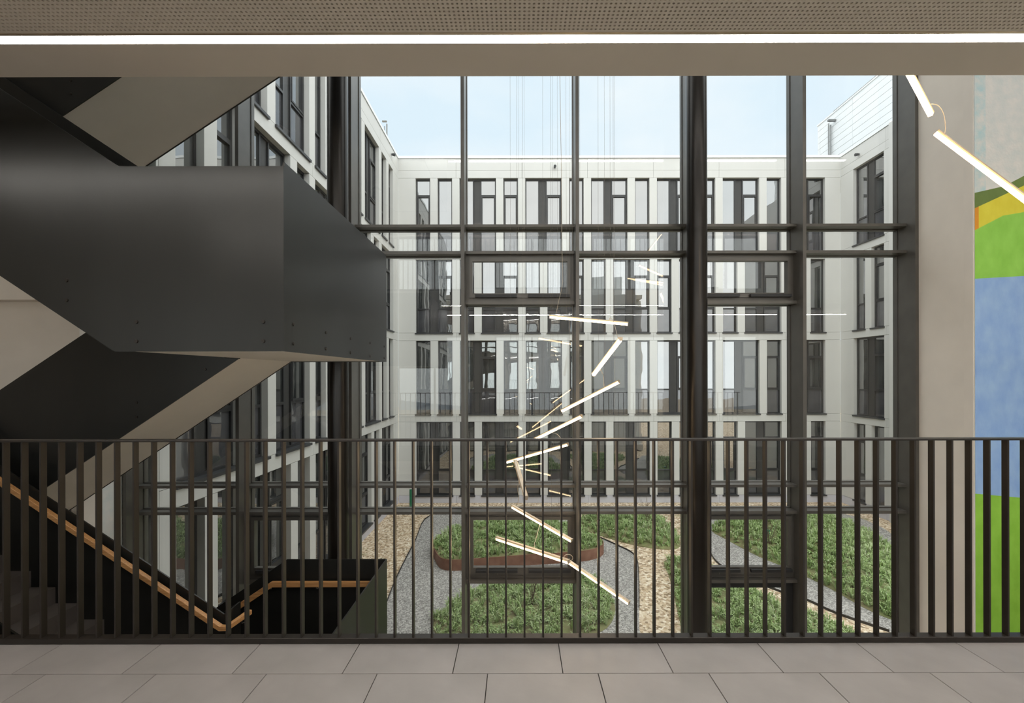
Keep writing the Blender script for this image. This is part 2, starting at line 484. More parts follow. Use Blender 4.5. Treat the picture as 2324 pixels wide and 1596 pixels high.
# upper gallery (seen from below and mirrored in the glass) and the roof over the stair hall
struct(bx('floor_upper', -9, 9, -3.2, 2.4306, CZ + 0.30, S, M['slab']))
struct(bx('ceiling_upper', -9, 9, -3.2, 2.4306, CZ + S + 0.052, CZ + S + 0.35, M['ceil']))
rf = MB().box(-9, 9, 2.4306, 4.20, 7.05, 7.3).box(-9, 9, 5.90, GY + 0.05, 7.05, 7.3).box(-9, -8.5, 4.20, 5.90, 7.05, 7.3).box(8.5, 9, 4.20, 5.90, 7.05, 7.3)  # roof left open for an added skylight that brightens the stair hall
rfo = struct(rf.build('ceiling_roof', M['ceil']))
for k_ in range(6):
    bx('added_skylight_pane', -8.52 + k_ * 2.84, -8.5 + (k_ + 1) * 2.84, 4.18, 5.92, 7.30, 7.315, M['pane'], rfo)
for k_ in range(1, 6):
    bx('added_skylight_bar', -8.54 + k_ * 2.84, -8.48 + k_ * 2.84, 4.20, 5.90, 7.20, 7.30, M['mullion'], rfo)
struct(bx('wall_end_left', -9.2, -9, -3.2, 6.2, -S, 7.05, M['plaster']))
struct(bx('wall_end_right', 9, 9.2, -3.2, 5.25, -S, 7.05, M['plaster']))
struct(bx('wall_over_gallery', -9, 9, 2.40, 2.4306, CZ + S + 0.35, 7.05, M['ceil']))

# back wall behind the camera with two rows of windows
wb = MB()
opens = [(-7.6, -5.0), (-4.2, -1.6), (-0.8, 1.8), (2.6, 5.2), (6.0, 8.4)]
zs = [(-S, -0.3, []), (-0.3, S, opens), (S, 7.05, opens)]
yw0, yw1 = -3.45, -3.2
for z0, z1, ops in zs:
    if not ops:
        wb.box(-9, 9, yw0, yw1, z0, z1); continue
    a = max(z0, 0) + (0.0 if z0 < 0 else 0.0)
    lo = (0.0 if z0 < 0 else S) + 0.10; hi = lo + 2.85
    wb.box(-9, 9, yw0, yw1, z0, lo); wb.box(-9, 9, yw0, yw1, hi, z1)
    xs = -9
    for o0, o1 in ops:
        wb.box(xs, o0, yw0, yw1, lo, hi); xs = o1
    wb.box(xs, 9, yw0, yw1, lo, hi)
struct(wb.build('wall_back', M['plaster']))
wn = 2
for lv in (0, S):
    for o0, o1 in opens:
        lo = lv + 0.10; hi = lo + 2.85
        w = MB()
        for a, b, c, d in ((o0, o0 + .06, lo, hi), (o1 - .06, o1, lo, hi), (o0 + .06, o1 - .06, lo, lo + .06), (o0 + .06, o1 - .06, hi - .06, hi), ((o0 + o1) / 2 - .03, (o0 + o1) / 2 + .03, lo + .06, hi - .06)):
            w.box(a, b, -3.38, -3.30, c, d)
        wo = struct(w.build('window_%d' % wn, M['frame'])); wn += 1
        bx('pane', o0 + .05, (o0 + o1) / 2 - .02, -3.345, -3.335, lo + .05, hi - .05, M['pane'], wo)
        bx('pane', (o0 + o1) / 2 + .02, o1 - .05, -3.345, -3.335, lo + .05, hi - .05, M['pane'], wo)

# stair end wall on the left, plaster reveal on the right, mural wall
ws = struct(bx('wall_stair', -9, -5.15, 5.35, 5.55, -S, 7.05, M['plaster']))
zb = P(0, 678, 5.2).z
bx('bulkhead', -9, -5.15, 5.20, 5.35, zb, zb + 0.9, M['plaster'], ws)
RX = 5.272
wr = struct(bx('wall_reveal', RX, RX + 0.12, 5.375, 6.20, -S, 7.05, M['plaster']))
bx('corner_panel', RX - 0.006, RX + 0.12, 5.262, 5.372, -S, 7.05, M['plaster'], wr)
mu = MB()
MD = 5.25
def mpt(x, y):
    p = P(x, y, MD); return (p.x, MD, p.z)
X0, XA, X1 = 2213, 2222, 3200
def lin_y(pts, x):
    for (xa, ya), (xb, yb_) in zip(pts, pts[1:]):
        if x <= xb or (xb, yb_) == pts[-1]:
            return ya + (yb_ - ya) * (x - xa) / (xb - xa)
bound = [
    [(2213, -600), (2324, -600)],
    [(2213, 440), (2280, 425), (2324, 402)],
    [(2213, 475), (2324, 424)],
    [(2213, 525), (2277, 492), (2324, 484)],
    [(2213, 635), (2324, 629)],
    [(2213, 1123), (2324, 1133)],
    [(2213, 1840), (2324, 1840)]]
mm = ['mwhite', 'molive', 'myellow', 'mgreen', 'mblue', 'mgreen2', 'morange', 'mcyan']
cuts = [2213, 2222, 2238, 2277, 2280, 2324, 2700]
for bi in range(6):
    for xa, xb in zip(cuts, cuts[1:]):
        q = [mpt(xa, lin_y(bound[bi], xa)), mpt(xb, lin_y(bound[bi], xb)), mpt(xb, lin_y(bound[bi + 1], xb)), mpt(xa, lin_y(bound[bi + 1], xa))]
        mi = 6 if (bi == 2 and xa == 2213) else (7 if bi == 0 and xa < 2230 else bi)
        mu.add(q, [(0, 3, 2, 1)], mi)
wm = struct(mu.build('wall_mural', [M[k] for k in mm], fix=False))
bx('concrete_core', mpt(2213, 0)[0], 9, MD + 0.002, MD + 0.24, -S, 7.05, M['mwhite'], wm)
bx('return_panel', mpt(2700, 0)[0], 9, MD - 0.01, MD + 0.002, -S, 7.05, M['mwhite'], wm)

# ------------------------------------------------------------------ courtyard glazing
cw = struct(empty('window_1', (0, GY, -S)))
mxs = [-5.172, -3.688, -2.2045, -0.7215, 0.7885, 2.2905, 3.7735, 5.2505]
MW = 0.045; MF = 5.98; TFY = 6.116
ZB, ZT = -S - 0.35, 7.05
for x in mxs:
    b = MB().box(x - MW / 2, x + MW / 2, MF, GY - 0.02, ZB, ZT)
    b.box(x - 0.032, x + 0.032, GY - 0.02, GY + 0.05, ZB, ZT)
    b.build('mullion', M['mullion'], cw)
def zt(y, d=TFY):
    return E - (y - VY) * d / F
tr_z = [(zt(1168), zt(1161.5)), (zt(1107.5), zt(1101.5)), (zt(576), zt(569.5)), (zt(515), zt(509))]
for i, (xa, xb) in enumerate(zip(mxs, mxs[1:])):
    a, b = xa + MW / 2, xb - MW / 2
    for z0, z1 in tr_z:
        MB().box(a, b, TFY, GY - 0.02, z0, z1).box(a, b, GY - 0.02, GY + 0.04, z0 - 0.012, z1 + 0.012).build('transom', M['mullion'], cw)
    lv = [ZB] + [z for t in tr_z for z in t] + [ZT]
    for k in range(0, len(lv), 2):
        z0, z1 = lv[k], lv[k + 1]
        hop = (i in (1, 3, 5) and k == 0) or (i in (3, 5) and k == 4)
        if not hop:
            bx('pane', a - 0.008, b + 0.008, GY, GY + 0.014, z0, z1, M['pane'], cw)
            continue
        # tilting window just below the upper transom of this field
        top = z1
        bot = zt(1317, 6.12) if k == 0 else zt(683, 6.12)
        ft = 0.055
        fz = MB()
        for (q0, q1, q2, q3) in ((a, a + ft, bot, top), (b - ft, b, bot, top), (a + ft, b - ft, top - ft, top), (a + ft, b - ft, bot, bot + ft * 1.1)):
            fz.box(q0, q1, 6.19, GY + 0.03, q2, q3)
        fo = fz.build('tilt_frame', M['mullion'], cw)
        st = 0.045; g = 0.045
        sa, sb, sz0, sz1 = a + g, b - g, bot + 0.05, top - g
        sh = MB()
        bb = 0.10 if k == 0 else 0.055
        for (q0, q1, q2, q3) in ((sa, sa + st, sz0, sz1), (sb - st, sb, sz0, sz1), (sa + st, sb - st, sz1 - st, sz1), (sa + st, sb - st, sz0, sz0 + bb)):
            sh.box(q0, q1, 6.165, 6.235, q2, q3)
        sh.build('sash', M['mullion'], fo)
        bx('sash_pane', sa + st - .004, sb - st + .004, 6.195, 6.209, sz0 + bb - .004, sz1 - st + .004, M['pane'], fo)
        w_ = sb - sa; zc = sz0 + bb - 0.055
        for u0, u1 in ((0.06, 0.47), (0.58, 0.99)):
            MB().box(sa + w_ * u0, sa + w_ * u1, 6.12, 6.164, zc, zc + 0.038).build('actuator', M['frame'], fo)
        bx('gasket_line', sa + st, sb - st, 6.158, 6.1645, sz0 + bb - 0.006, sz0 + bb + 0.004, M['chrome'] if k == 0 else M['mullion'], fo)
        for u in (0.27, 0.345):
            bx('latch', sa + w_ * u, sa + w_ * u + 0.005, 6.158, 6.1645, sz0 + 0.004, sz0 + 0.03, M['chrome'], fo)
        MB().box(a, b, TFY, GY - 0.02, bot - 0.045, bot - 0.004).box(a, b, GY - 0.02, GY + 0.04, bot - 0.055, bot).build('transom', M['mullion'], cw)
        zlow = bot - 0.045
        if i == 5 and k == 0:
            d = MB()
            for (q0, q1, q2, q3) in ((a + .01, a + .115, ZB + 0.36, zlow - 0.01), (b - .115, b - .01, ZB + 0.36, zlow - 0.01), (a + .115, b - .115, zlow - 0.1, zlow - 0.01), (a + .115, b - .115, ZB + 0.36, ZB + 0.5)):
                d.box(q0, q1, 6.20, 6.27, q2, q3)
            do = struct(d.build('door_1', M['frame']))
            bx('door_pane', a + .11, b - .11, 6.23, 6.244, ZB + 0.48, zlow - 0.09, M['pane'], do)
            MB().tube([(a + 0.16, 6.12, -2.45), (a + 0.16, 6.12, -2.35), (a + 0.05, 6.12, -2.35), (a + 0.05, 6.21, -2.35)], 0.009, 8).build('door_handle', M['chrome'], do)
        else:
            bx('pane', a - 0.008, b + 0.008, GY, GY + 0.014, z0, zlow, M['pane'], cw)
MB().box(-9, -5.215, 5.552, GY - 0.03, -S, ZT).build('end_panel', M['mwhite'], cw)
# reveal wall outside the right end
struct(bx('wall_outer', 5.30, 8.5, 6.22, 6.42, -4.0, 7.3, M['white']))

# steel columns
for cx, lab in ((-2.30, 'dark round steel column standing behind the stair landing'), (2.295, 'dark round steel column in front of the glazing right of the pendant lamps')):
    e = empty('steel_column', (cx, 5.83, -S), lab, 'column', 'round steel columns')
    MB().tube([(cx, 5.83, -S + 0.02), (cx, 5.83, 7.05)], 0.128, 48).build('shaft', M['column'], e, smooth=True)
    MB().tube([(cx, 5.83, -S), (cx, 5.83, -S + 0.02)], 0.145, 40).build('base_plate', M['column'], e, smooth=True)

# ------------------------------------------------------------------ railing
def railing(z, label, n0, n1, dy=0.0):
    r = empty('railing', (0, RY + dy, z), label, 'railing')
    sp_ = 42.2 * 2.642 / F
    x0 = (1189.4 - VX) * 2.642 / F
    xl, xr = x0 + n0 * sp_ - 0.05, x0 + n1 * sp_ + 0.05
    zt_ = 1.170
    bx('top_rail', xl, xr, 2.632 + dy, 2.676 + dy, z + zt_, z + zt_ + 0.013, M['rail'], r, bevel=0.002)
    bx('bottom_rail', xl, xr, 2.630 + dy, 2.680 + dy, z + 0.002, z + 0.034, M['rail'], r, bevel=0.002)
    for n in range(n0, n1 + 1):
        unit('baluster', (0.010, 0.034, zt_ - 0.034), M['rail'], r, (x0 + n * sp_ - 0.005, 2.638 - RY, 0.034))
    return r
railing(0.0, 'black flat-bar railing running the whole width along the gallery edge', -44, 44)
railing(S, 'flat-bar railing of the gallery above, seen mirrored in the glass', -40, 40, -0.25)

# ------------------------------------------------------------------ staircase
SL = 0.667
YN, YI, YJ, YF = 2.91, 4.00, 4.20, 5.19      # near sheet, well sheets, far sheet
XL, XR = -2.58, -1.495                        # landing
XE = -5.22                                    # upper/lower end of the flights
TH = 0.012
st = empty('staircase', (-2.0, 4.0, -S), 'dark steel staircase with solid sheet parapets, pale soffits and an oak handrail', 'staircase')
def bolts(pts, parent, plane):
    for p in pts:
        if plane == 'y':
            q = P(p[0], p[1], p[2]); b = MB().tube([(q.x, p[2] + 0.001, q.z), (q.x, p[2] - 0.006, q.z)], [0.013, 0.011], 10)
        else:
            d = XR * F / (p[0] - VX); q = P(p[0], p[1], d); b = MB().tube([(XR - 0.001, d, q.z), (XR + 0.006, d, q.z)], [0.013, 0.011], 10)
        b.build('bolt', M['rail'], parent)
def level(zo, which):
    zb, zt_ = E + 0.16 + zo, E + 1.345 + zo
    L1 = XL - XE
    up = lambda z, x: z + SL * (XL - x)
    dn = lambda z, x: z - SL * (XL - x)
    o = {}
    o['near'] = MB().prism([(XR, zb), (XL, zb), (XE, up(zb, XE)), (XE, up(zt_, XE)), (XL + 0.03, zt_ + 0.0), (XR, zt_)], 'y', YN, YN + TH).build('parapet_sheet', M['steel'], st)
    o['end'] = bx('parapet_sheet', XR - TH, XR, YN + TH, YF, zb, zt_ + (0.03 if which == 1 else 0.0), M['steel'], st)
    o['far'] = MB().prism([(XR - TH, zb), (XL, zb), (XE, dn(zb, XE)), (XE, dn(zt_, XE)), (XL - 0.05, zt_), (XR - TH, zt_)], 'y', YF - TH, YF).build('parapet_sheet', M['steel'], st)
    o['inner_near'] = MB().prism([(XL, zb), (XE, up(zb, XE)), (XE, up(zt_, XE)), (XL, zt_)], 'y', YI - TH, YI).build('parapet_sheet', M['steel'], st)
    o['inner_far'] = MB().prism([(XL, zb), (XE, dn(zb, XE)), (XE, dn(zt_, XE)), (XL, zt_)], 'y', YJ, YJ + TH).build('parapet_sheet', M['steel'], st)
    o['well'] = bx('parapet_sheet', XL - 0.0, XL + TH, YI - TH, YJ + TH, zb, zt_, M['steel'], st)
    # soffits
    e = 0.008
    MB().prism([(XR - TH, zb + e), (XL, zb + e), (XL, zb + 0.06), (XR - TH, zb + 0.06)], 'y', YN + TH, YF - TH).build('landing_soffit', M['soffit'], st)
    MB().prism([(XL, zb + e), (XE, dn(zb + e, XE)), (XE, dn(zb + 0.05, XE)), (XL, zb + 0.05)], 'y', YJ + TH, YF - TH).build('flight_soffit', M['soffit'], st)
    MB().prism([(XL, zb + e), (XE, up(zb + e, XE)), (XE, up(zb + 0.05, XE)), (XL, zb + 0.05)], 'y', YN + TH, YI - TH).build('flight_soffit', M['soffit'], st)
    # landing floor and treads
    zf = E - 3.05 + S + zo
    bx('landing', XL, XR - TH, YN + TH, YF - TH, zb + 0.065, zf, M['step'], st)
    T, R = 0.2135, 0.1418
    x0 = -3.841; z0 = E - 2.006 + S + zo
    for k in range(5, -8, -1):
        x = x0 + T * k; z = z0 - R * k
        if x - T < XE: break
        bx('step', x - T - 0.02, x, YN + TH, YI - TH, z - R, z, M['step'], st)
    for k in range(0, 14):
        x = XL - T * k; z = E - 2.84 + S + zo - R * (k + 1)
        if x - T < XE: break
        bx('step', x - T, x, YJ + TH, YF - TH, z - R, z, M['step'], st)
    return o
lo = level(-3.43, 0)
md = level(0.0, 1)
tp = level(3.33, 2)
bolts([(152, 634, YN), (152, 679, YN), (310, 729, YN), (310, 773, YN), (598, 729, YN), (598, 773, YN)], md['near'], 'y')
bolts([(666, 735), (666, 779), (740, 754), (740, 791), (796, 768), (796, 800), (840, 778), (840, 808), (872, 786), (872, 812)], md['end'], 'x')
bolts([(466, 837, YJ), (310, 912, YJ), (310, 945, YJ)], md['inner_far'], 'y')
bolts([(162, 181, YJ), (162, 211, YJ)], tp['inner_far'], 'y')
# oak handrails of the lower flights
hz = P(500, 1424, 3.93)
hr_path = [(XE, 3.93, hz.z + SL * (hz.x - XE)), (hz.x, 3.93, hz.z), (-2.515, 3.93, hz.z), (-2.474, 4.20, hz.z)]
h1 = MB().sweep(hr_path, 0.042, 0.042).build('handrail', M['oak'], st, bevel=0.003)
hf = P(617, 1325, 5.12)
h2 = MB().sweep([(XE, 5.12, hf.z - SL * (hf.x - XE)), (hf.x, 5.12, hf.z), (-1.56, 5.12, hf.z), (-1.56, 3.2, hf.z)], 0.042, 0.060).build('handrail', M['oak'], st, bevel=0.003)
def bracket(x, y, z, dy, parent):
    MB().tube([(x, y, z - 0.02), (x, y, z - 0.055), (x, y + dy * 0.6, z - 0.07), (x, y + dy, z - 0.05)], 0.004, 8).build('bracket', M['chrome'], parent, smooth=True)
for xx in (-4.28, -3.45, -2.66):
    bracket(xx, 3.93, hz.z + SL * (hz.x - xx) if xx < hz.x else hz.z, 0.055, h1)
bracket(-2.49, 4.10, hz.z, 0.1, h1)
for xx in (-2.80, -2.27):
    bracket(xx, 5.12, hf.z, 0.058, h2)

# ------------------------------------------------------------------ pendant lamps
PEND_Z = 7.04
def lamp(a, b, label, group='warm linear pendant lamps', cable=None, wires=True):
    a = Vector(a); b = Vector(b)
    c = (a + b) / 2
    e = empty('pendant_lamp', (c.x, c.y, min(a.z, b.z)), label, 'pendant lamp', group)
    t = (b - a).normalized()
    side = t.cross(Vector((0, 0, 1)))
    side = side.normalized() if side.length > 1e-4 else Vector((1, 0, 0))
    up = side.cross(t).normalized()
    def sect(pts, p):
        return [p + side * u + up * v for u, v in pts]
    def ext(pts, p, q):
        n = len(pts)
        vs = sect(pts, p) + sect(pts, q)
        return vs, [tuple(range(n))[::-1], tuple(range(n, 2 * n))] + [(i, (i + 1) % n, n + (i + 1) % n, n + i) for i in range(n)]
    body = [(-0.020, 0.012), (0.020, 0.012), (0.014, 0.020), (-0.014, 0.020)]
    rim_ = [(-0.0205, 0.0118), (-0.0185, 0.0046), (0.0185, 0.0046), (0.0205, 0.0118)]
    diff = [(-0.0172, 0.0045), (-0.012, -0.016), (0.012, -0.016), (0.0172, 0.0045)]
    capo = [(-0.021, 0.021), (-0.021, 0.010), (-0.013, -0.0175), (0.013, -0.0175), (0.021, 0.010), (0.021, 0.021)]
    m = MB(); m.add(*ext(body, a + t * 0.004, b - t * 0.004)); m.build('housing', M['barbody'], e)
    m = MB(); m.add(*ext(rim_, a + t * 0.004, b - t * 0.004)); m.build('glow_rim', M['barrim'], e)
    m = MB(); m.add(*ext(diff, a + t * 0.004, b - t * 0.004)); m.build('diffuser', M['bar'], e)
    for p, q in ((a, a + t * 0.004), (b - t * 0.004, b)):
        m = MB(); m.add(*ext(capo, p, q)); m.build('end_cap', M['barbody'], e)
    if wires:
        for f in (0.22, 0.78):
            p = a.lerp(b, f) + up * 0.02
            MB().tube([p, (p.x, p.y, PEND_Z)], 0.0012, 4).build('suspension_wire', M['wire'], e)
    if cable:
        pts = [Vector(q) for q in cable]
        out = []
        for i in range(len(pts) - 1):
            p0 = pts[max(0, i - 1)]; p1 = pts[i]; p2 = pts[i + 1]; p3 = pts[min(len(pts) - 1, i + 2)]
            for s_ in range(6):
                u = s_ / 6
                out.append(0.5 * ((2 * p1) + (-p0 + p2) * u + (2 * p0 - 5 * p1 + 4 * p2 - p3) * u * u + (-p0 + 3 * p1 - 3 * p2 + p3) * u ** 3))
        out.append(pts[-1])
        MB().tube(out, 0.0024, 6).build('supply_cable', M['cable'], e, smooth=True)
    return e
lamp(P(1248, 719, 4.90), P(1426, 736, 4.61), 'nearly level glowing bar, topmost of the lamps hanging mid-frame',
     cable=[P(1272, 172, 4.85), P(1275, 400, 4.85), P(1276, 560, 4.85), P(1277, 640, 4.85), P(1268, 685, 4.85), P(1261, 718, 4.85)])
lamp(P(1347, 851, 4.80), P(1409, 770, 4.08), 'steeply tilted glowing bar just below the topmost level one',
     cable=[P(1382, 730, 4.6), P(1386, 722, 4.5), P(1394, 735, 4.4), P(1400, 758, 4.2), P(1404, 772, 4.15)])
lamp(P(1275, 933, 5.46), P(1405, 867, 4.95), 'long bright bar rising to the right across the thin mullion',
     cable=[P(1362, 838, 4.7), P(1369, 852, 4.8), P(1370, 866, 4.95), P(1371, 882, 5.05)])
lamp(P(1212, 998, 5.62), P(1320, 945, 5.08), 'bright bar rising to the right, lower end at the railing top',
     cable=[P(1245, 982, 5.4), P(1260, 984, 5.2), P(1270, 992, 5.1), P(1274, 1004, 5.05)])
lamp(P(1150, 1049, 5.45), P(1289, 1009, 4.98), 'bright bar rising gently to the right just below the railing top')
lamp(P(1169, 1048, 4.60), P(1193, 1131, 3.80), 'pale bar seen end-on from above, pointing at the viewer',
     cable=[P(1178, 1090, 4.2), P(1174, 1110, 4.5), P(1177, 1130, 4.7), P(1172, 1148, 5.0)])
lamp(P(1162, 1150, 5.15), P(1297, 1228, 4.72), 'bright bar falling to the right in front of the dark tilting window',
     cable=[P(1224, 1190, 4.9), P(1218, 1215, 4.7), P(1212, 1235, 4.4), P(1212, 1246, 4.3)])
lamp(P(1126, 1222, 4.50), P(1290, 1276, 4.02), 'bright bar falling gently to the right over the rusty planter',
     cable=[P(1277, 1268, 4.06), P(1283, 1260, 4.06), P(1294, 1260, 4.1), P(1299, 1268, 4.3), P(1292, 1277, 4.6)])
lamp(P(1287, 1274, 4.80), P(1427, 1370, 4.38), 'lowest glowing bar, falling to the right over the grey path')
lamp(P(2028, 100, 2.85), P(2113, 262, 3.30), 'glowing bar cut off by the ceiling edge at the top right',
     cable=[P(2110, 240, 3.25), P(2118, 238, 3.22), P(2132, 243, 3.2), P(2143, 262, 3.18), P(2147, 290, 3.16), P(2145, 305, 3.15)], wires=False)
lamp(P(2125, 303, 3.20), P(2334, 460, 2.92), 'large glowing bar falling across the mural at the right edge', wires=False)
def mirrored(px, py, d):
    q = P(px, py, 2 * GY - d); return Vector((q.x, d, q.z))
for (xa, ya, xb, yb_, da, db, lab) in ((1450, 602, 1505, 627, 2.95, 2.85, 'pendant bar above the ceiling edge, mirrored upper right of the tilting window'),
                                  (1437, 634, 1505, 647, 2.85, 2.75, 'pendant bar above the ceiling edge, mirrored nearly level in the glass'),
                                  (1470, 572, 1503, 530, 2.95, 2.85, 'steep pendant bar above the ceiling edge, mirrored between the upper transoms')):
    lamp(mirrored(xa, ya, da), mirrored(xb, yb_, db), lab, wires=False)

# ------------------------------------------------------------------ courtyard buildings
K = 53.3
D0 = F / K                    # distance of the far facade
ZG = E - 5.42                 # courtyard ground
MODU = 49.8 / K; WN = 33.0 / K; PIER = MODU - WN; WW = WN + MODU
HEAD = [E - 1.96, E + 1.50, E + 4.96, E + 8.42]
WH = 3.13
REC = 0.20
EVEN = [('n', 0), ('n', 1)] + [x for j in range(6) for x in (('W', 2 + 3 * j), ('n', 4 + 3 * j))]
ODD = [x for j in range(7) for x in (('W', 3 * j), ('n', 2 + 3 * j))]
def make_window(kind, var):
    """a window as one frame mesh with panes, flap and sill as pieces: list of (name, box, material)"""
    w = WN if kind == 'n' else WW
    t = 0.05
    bal = 1.03; tra = WH - 0.70
    fr = MB()
    y0, y1 = REC - 0.07, REC
    def fb(x0, x1, z0, z1, d=0.0): fr.box(x0, x1, y0 - d, y1, z0, z1)
    fb(0, t, 0, WH); fb(w - t, w, 0, WH); fb(t, w - t, 0, t); fb(t, w - t, WH - t * 1.2, WH)
    fields = [(t, w - t)]
    pcs = []
    if kind == 'W':
        a, b = (0.58, 0.90) if var % 2 == 0 else (0.66, 0.98)
        fb(a - t / 2, a + t / 2, t, WH - t); fb(b - t / 2, b + t / 2, t, WH - t)
        pcs.append(('vent_flap', (a + t / 2, b - t / 2, REC - 0.04, REC - 0.01, t, WH - t * 1.2), M['vent']))
        fields = [(t, a - t / 2), (b + t / 2, w - t)]
    for fi, (a, b) in enumerate(fields):
        fb(a, b, bal - 0.03, bal + 0.03)
        pcs.append(('lower_pane', (a, b, REC - 0.03, REC - 0.015, t, bal - 0.03), M['fpane_low']))
        sash = (kind == 'W' and fi == 1) or (kind == 'n' and var % 3 == 0)
        top = WH - t * 1.2
        if sash:
            fb(a, b, tra - 0.03, tra + 0.03)
            u = 0.045
            for q in ((a, a + u, bal + .03, tra - .03), (b - u, b, bal + .03, tra - .03), (a + u, b - u, bal + .03, bal + .03 + u), (a + u, b - u, tra - .03 - u, tra - .03)):
                fb(*q, d=0.015)
            pcs.append(('pane', (a + u, b - u, REC - 0.035, REC - 0.02, bal + .03 + u, tra - .03 - u), M['fpane']))
            pcs.append(('pane', (a, b, REC - 0.035, REC - 0.02, tra + .03, top), M['fpane']))
        else:
            pcs.append(('pane', (a, b, REC - 0.035, REC - 0.02, bal + .03, top), M['fpane']))
    pcs.append(('sill', (-0.03, w + 0.03, -0.05, REC - 0.07, -0.055, 0.0), M['sill']))
    me = bpy.data.meshes.new('window')
    me.from_pydata(fr.v, [], fr.f); me.materials.append(M['frame'])
    return me, pcs
WIN = {(k, v): make_window(k, v) for k in 'nW' for v in range(6)}
def put_window(kind, var, par, s, z):
    me, pcs = WIN[(kind, var)]
    o = bpy.data.objects.new('window', me); COL.objects.link(o); o.parent = par; o.location = (s, 0, z)
    for nm, (x0, x1, y0, y1, z0, z1), m in pcs:
        unit(nm, (x1 - x0, y1 - y0, z1 - z0), m, o, (x0, y0, z0))
def wing(origin, rotz, length, s_first, step_dir, nmod, label, joints, swap):
    """facade along local x, outside is local -y. Modules counted from s_first in direction step_dir."""
    body_depth = 6.0
    e = empty('courtyard_wing', origin, label, 'building')
    e.rotation_euler = (0, 0, rotz)
    def L(z): return z - origin[2]
    unit('wall_core', (length, body_depth, 9.25 + 5.42), M['core'], e, (0, REC, 0))
    jl = [0.0] + [j for j in joints if 0.05 < j < length - 0.05] + [length]
    g = 0.008
    tops = [(E + 8.42, E + 8.74), (E + 8.74, E + 9.25)] + [(HEAD[k], HEAD[k + 1] - WH) for k in range(3)]
    for z0, z1 in tops:
        for a, b in zip(jl, jl[1:]):
            unit('spandrel_panel', (b - a - g, REC, z1 - z0 - g), M['white'], e, (a + g / 2, 0, L(z0) + g / 2))
    for a, b in zip(jl, jl[1:]):
        unit('plinth_panel', (b - a - g, REC - 0.01, HEAD[0] - WH - ZG - g), M['plinth'], e, (a + g / 2, 0.01, g / 2))
    unit('parapet_cap', (length, 0.36, 0.10), M['clad'], e, (0, -0.03, L(E + 9.262)))
    for fl_ in range(4):
        pat = ODD if (fl_ + swap) % 2 == 0 else EVEN
        z = HEAD[fl_] - WH
        occ = []
        for i, (k, mi) in enumerate(pat):
            nm = 1 if k == 'n' else 2
            if mi + nm > nmod:
                if k == 'W' and mi + 1 <= nmod: k, nm = 'n', 1
                else: continue
            w = WN if k == 'n' else WW
            s = s_first + mi * MODU if step_dir > 0 else s_first - (mi + nm - 1) * MODU - WN
            occ.append((s, s + w)); put_window(k, (i * 5 + fl_ * 2) % 6, e, s, L(z))
        occ.sort()
        cur = 0.0
        for a, b in occ + [(length, length)]:
            if a - cur > 0.02:
                unit('pier', (a - cur - (g if cur == 0 else 0), REC, WH - g), M['white'], e, (cur + (g / 2 if cur == 0 else 0), 0, L(z) + g / 2))
            cur = b
    return e
XLW = (904 - VX) / K; XRW = (1908 - VX) / K
LF = XRW - XLW
wf = wing((XLW, D0, ZG), 0.0, LF, (944 - 904) / K, 1, 19, 'white panelled wing with dark windows straight across the courtyard', [(1036 - 904) / K + 2.80 * j for j in range(8)], 0)
Y1 = 6.45
ll = D0 - Y1
wl = wing((XLW, Y1, ZG), math.pi / 2, ll, 17.985 + WN - Y1, -1, 13, 'white panelled wing running away along the left side of the courtyard', [ll - (1036 - 904) / K - 2.80 * j for j in range(5)][::-1], 0)
lr = 0.75 + 2 * MODU
wrw = wing((XRW, D0, ZG), -math.pi / 2, lr, 0.75, 1, 2, 'white panelled wing with a pale rooftop box on the right of the courtyard', [2.4], 1)
# near part of the right wing standing a little forward
unit('end_wall', (0.04, 5.9, 9.25 + 5.42), M['white'], wl, (-0.045, 0.0, 0))
unit('forward_wall', (6.0, 3.0, 9.25 + 5.42), M['white'], wrw, (lr + 0.03, -0.10, 0))
# rooftop plant box: planks of sheet cladding
XP = 15.3
dfar = XP * F / (1857 - VX); zpt = E + (VY - 288) * dfar / F; zpb = E + 9.265
ph = empty('rooftop_box', (XP, dfar, zpb), 'pale sheet-clad plant box standing on the roof of the right wing', 'roof structure')
bx('core', XP + 0.03, XP + 4, 12.0, dfar - 0.02, zpb, zpt - 0.02, M['core'], ph)
ys = [dfar, XP * F / (1862 - VX), XP * F / (1936 - VX), 15.4, 12.0]
npl = 11
hp = (zpt - zpb) / npl
for k in range(npl):
    for a, b in zip(ys, ys[1:]):
        bx('cladding_plank', XP, XP + 0.03, b + 0.006, a - 0.006, zpb + k * hp + 0.008, zpb + (k + 1) * hp - 0.008, M['clad'], ph)
bx('roof_edge', XP - 0.03, XP + 0.3, 12.0, dfar + 0.02, zpt - 0.02, zpt + 0.05, M['clad'], ph)
for xpx in (1885.5, 1890):
    d = XP * F / (xpx - VX)
    q = P(xpx, 282 if xpx < 1888 else 285, d)
    MB().tube([(XP - 0.08, d, zpb), (XP - 0.08, d, q.z)], 0.028, 10).build('downpipe', M['grey_metal'], ph, smooth=True)
d = XP * F / (1897 - VX); q = P(1897, 275, d)
MB().box(XP - 0.35, XP, d - 0.06, d + 0.06, q.z - 0.04, q.z + 0.04).build('bracket_lamp', M['grey_metal'], ph)
MB().tube([(XP + 0.15, XP * F / (1886 - VX), zpt + 0.2), (XP + 0.15, 12.0, zpt + 0.2)], 0.02, 6).build('guard_rail', M['wire'], ph)
for yy in (21.0, 19.6, 18.2, 16.8, 15.4, 14.0, 12.6):
    MB().tube([(XP + 0.15, yy, zpt), (XP + 0.15, yy, zpt + 0.2)], 0.015, 6).build('rail_post', M['wire'], ph)
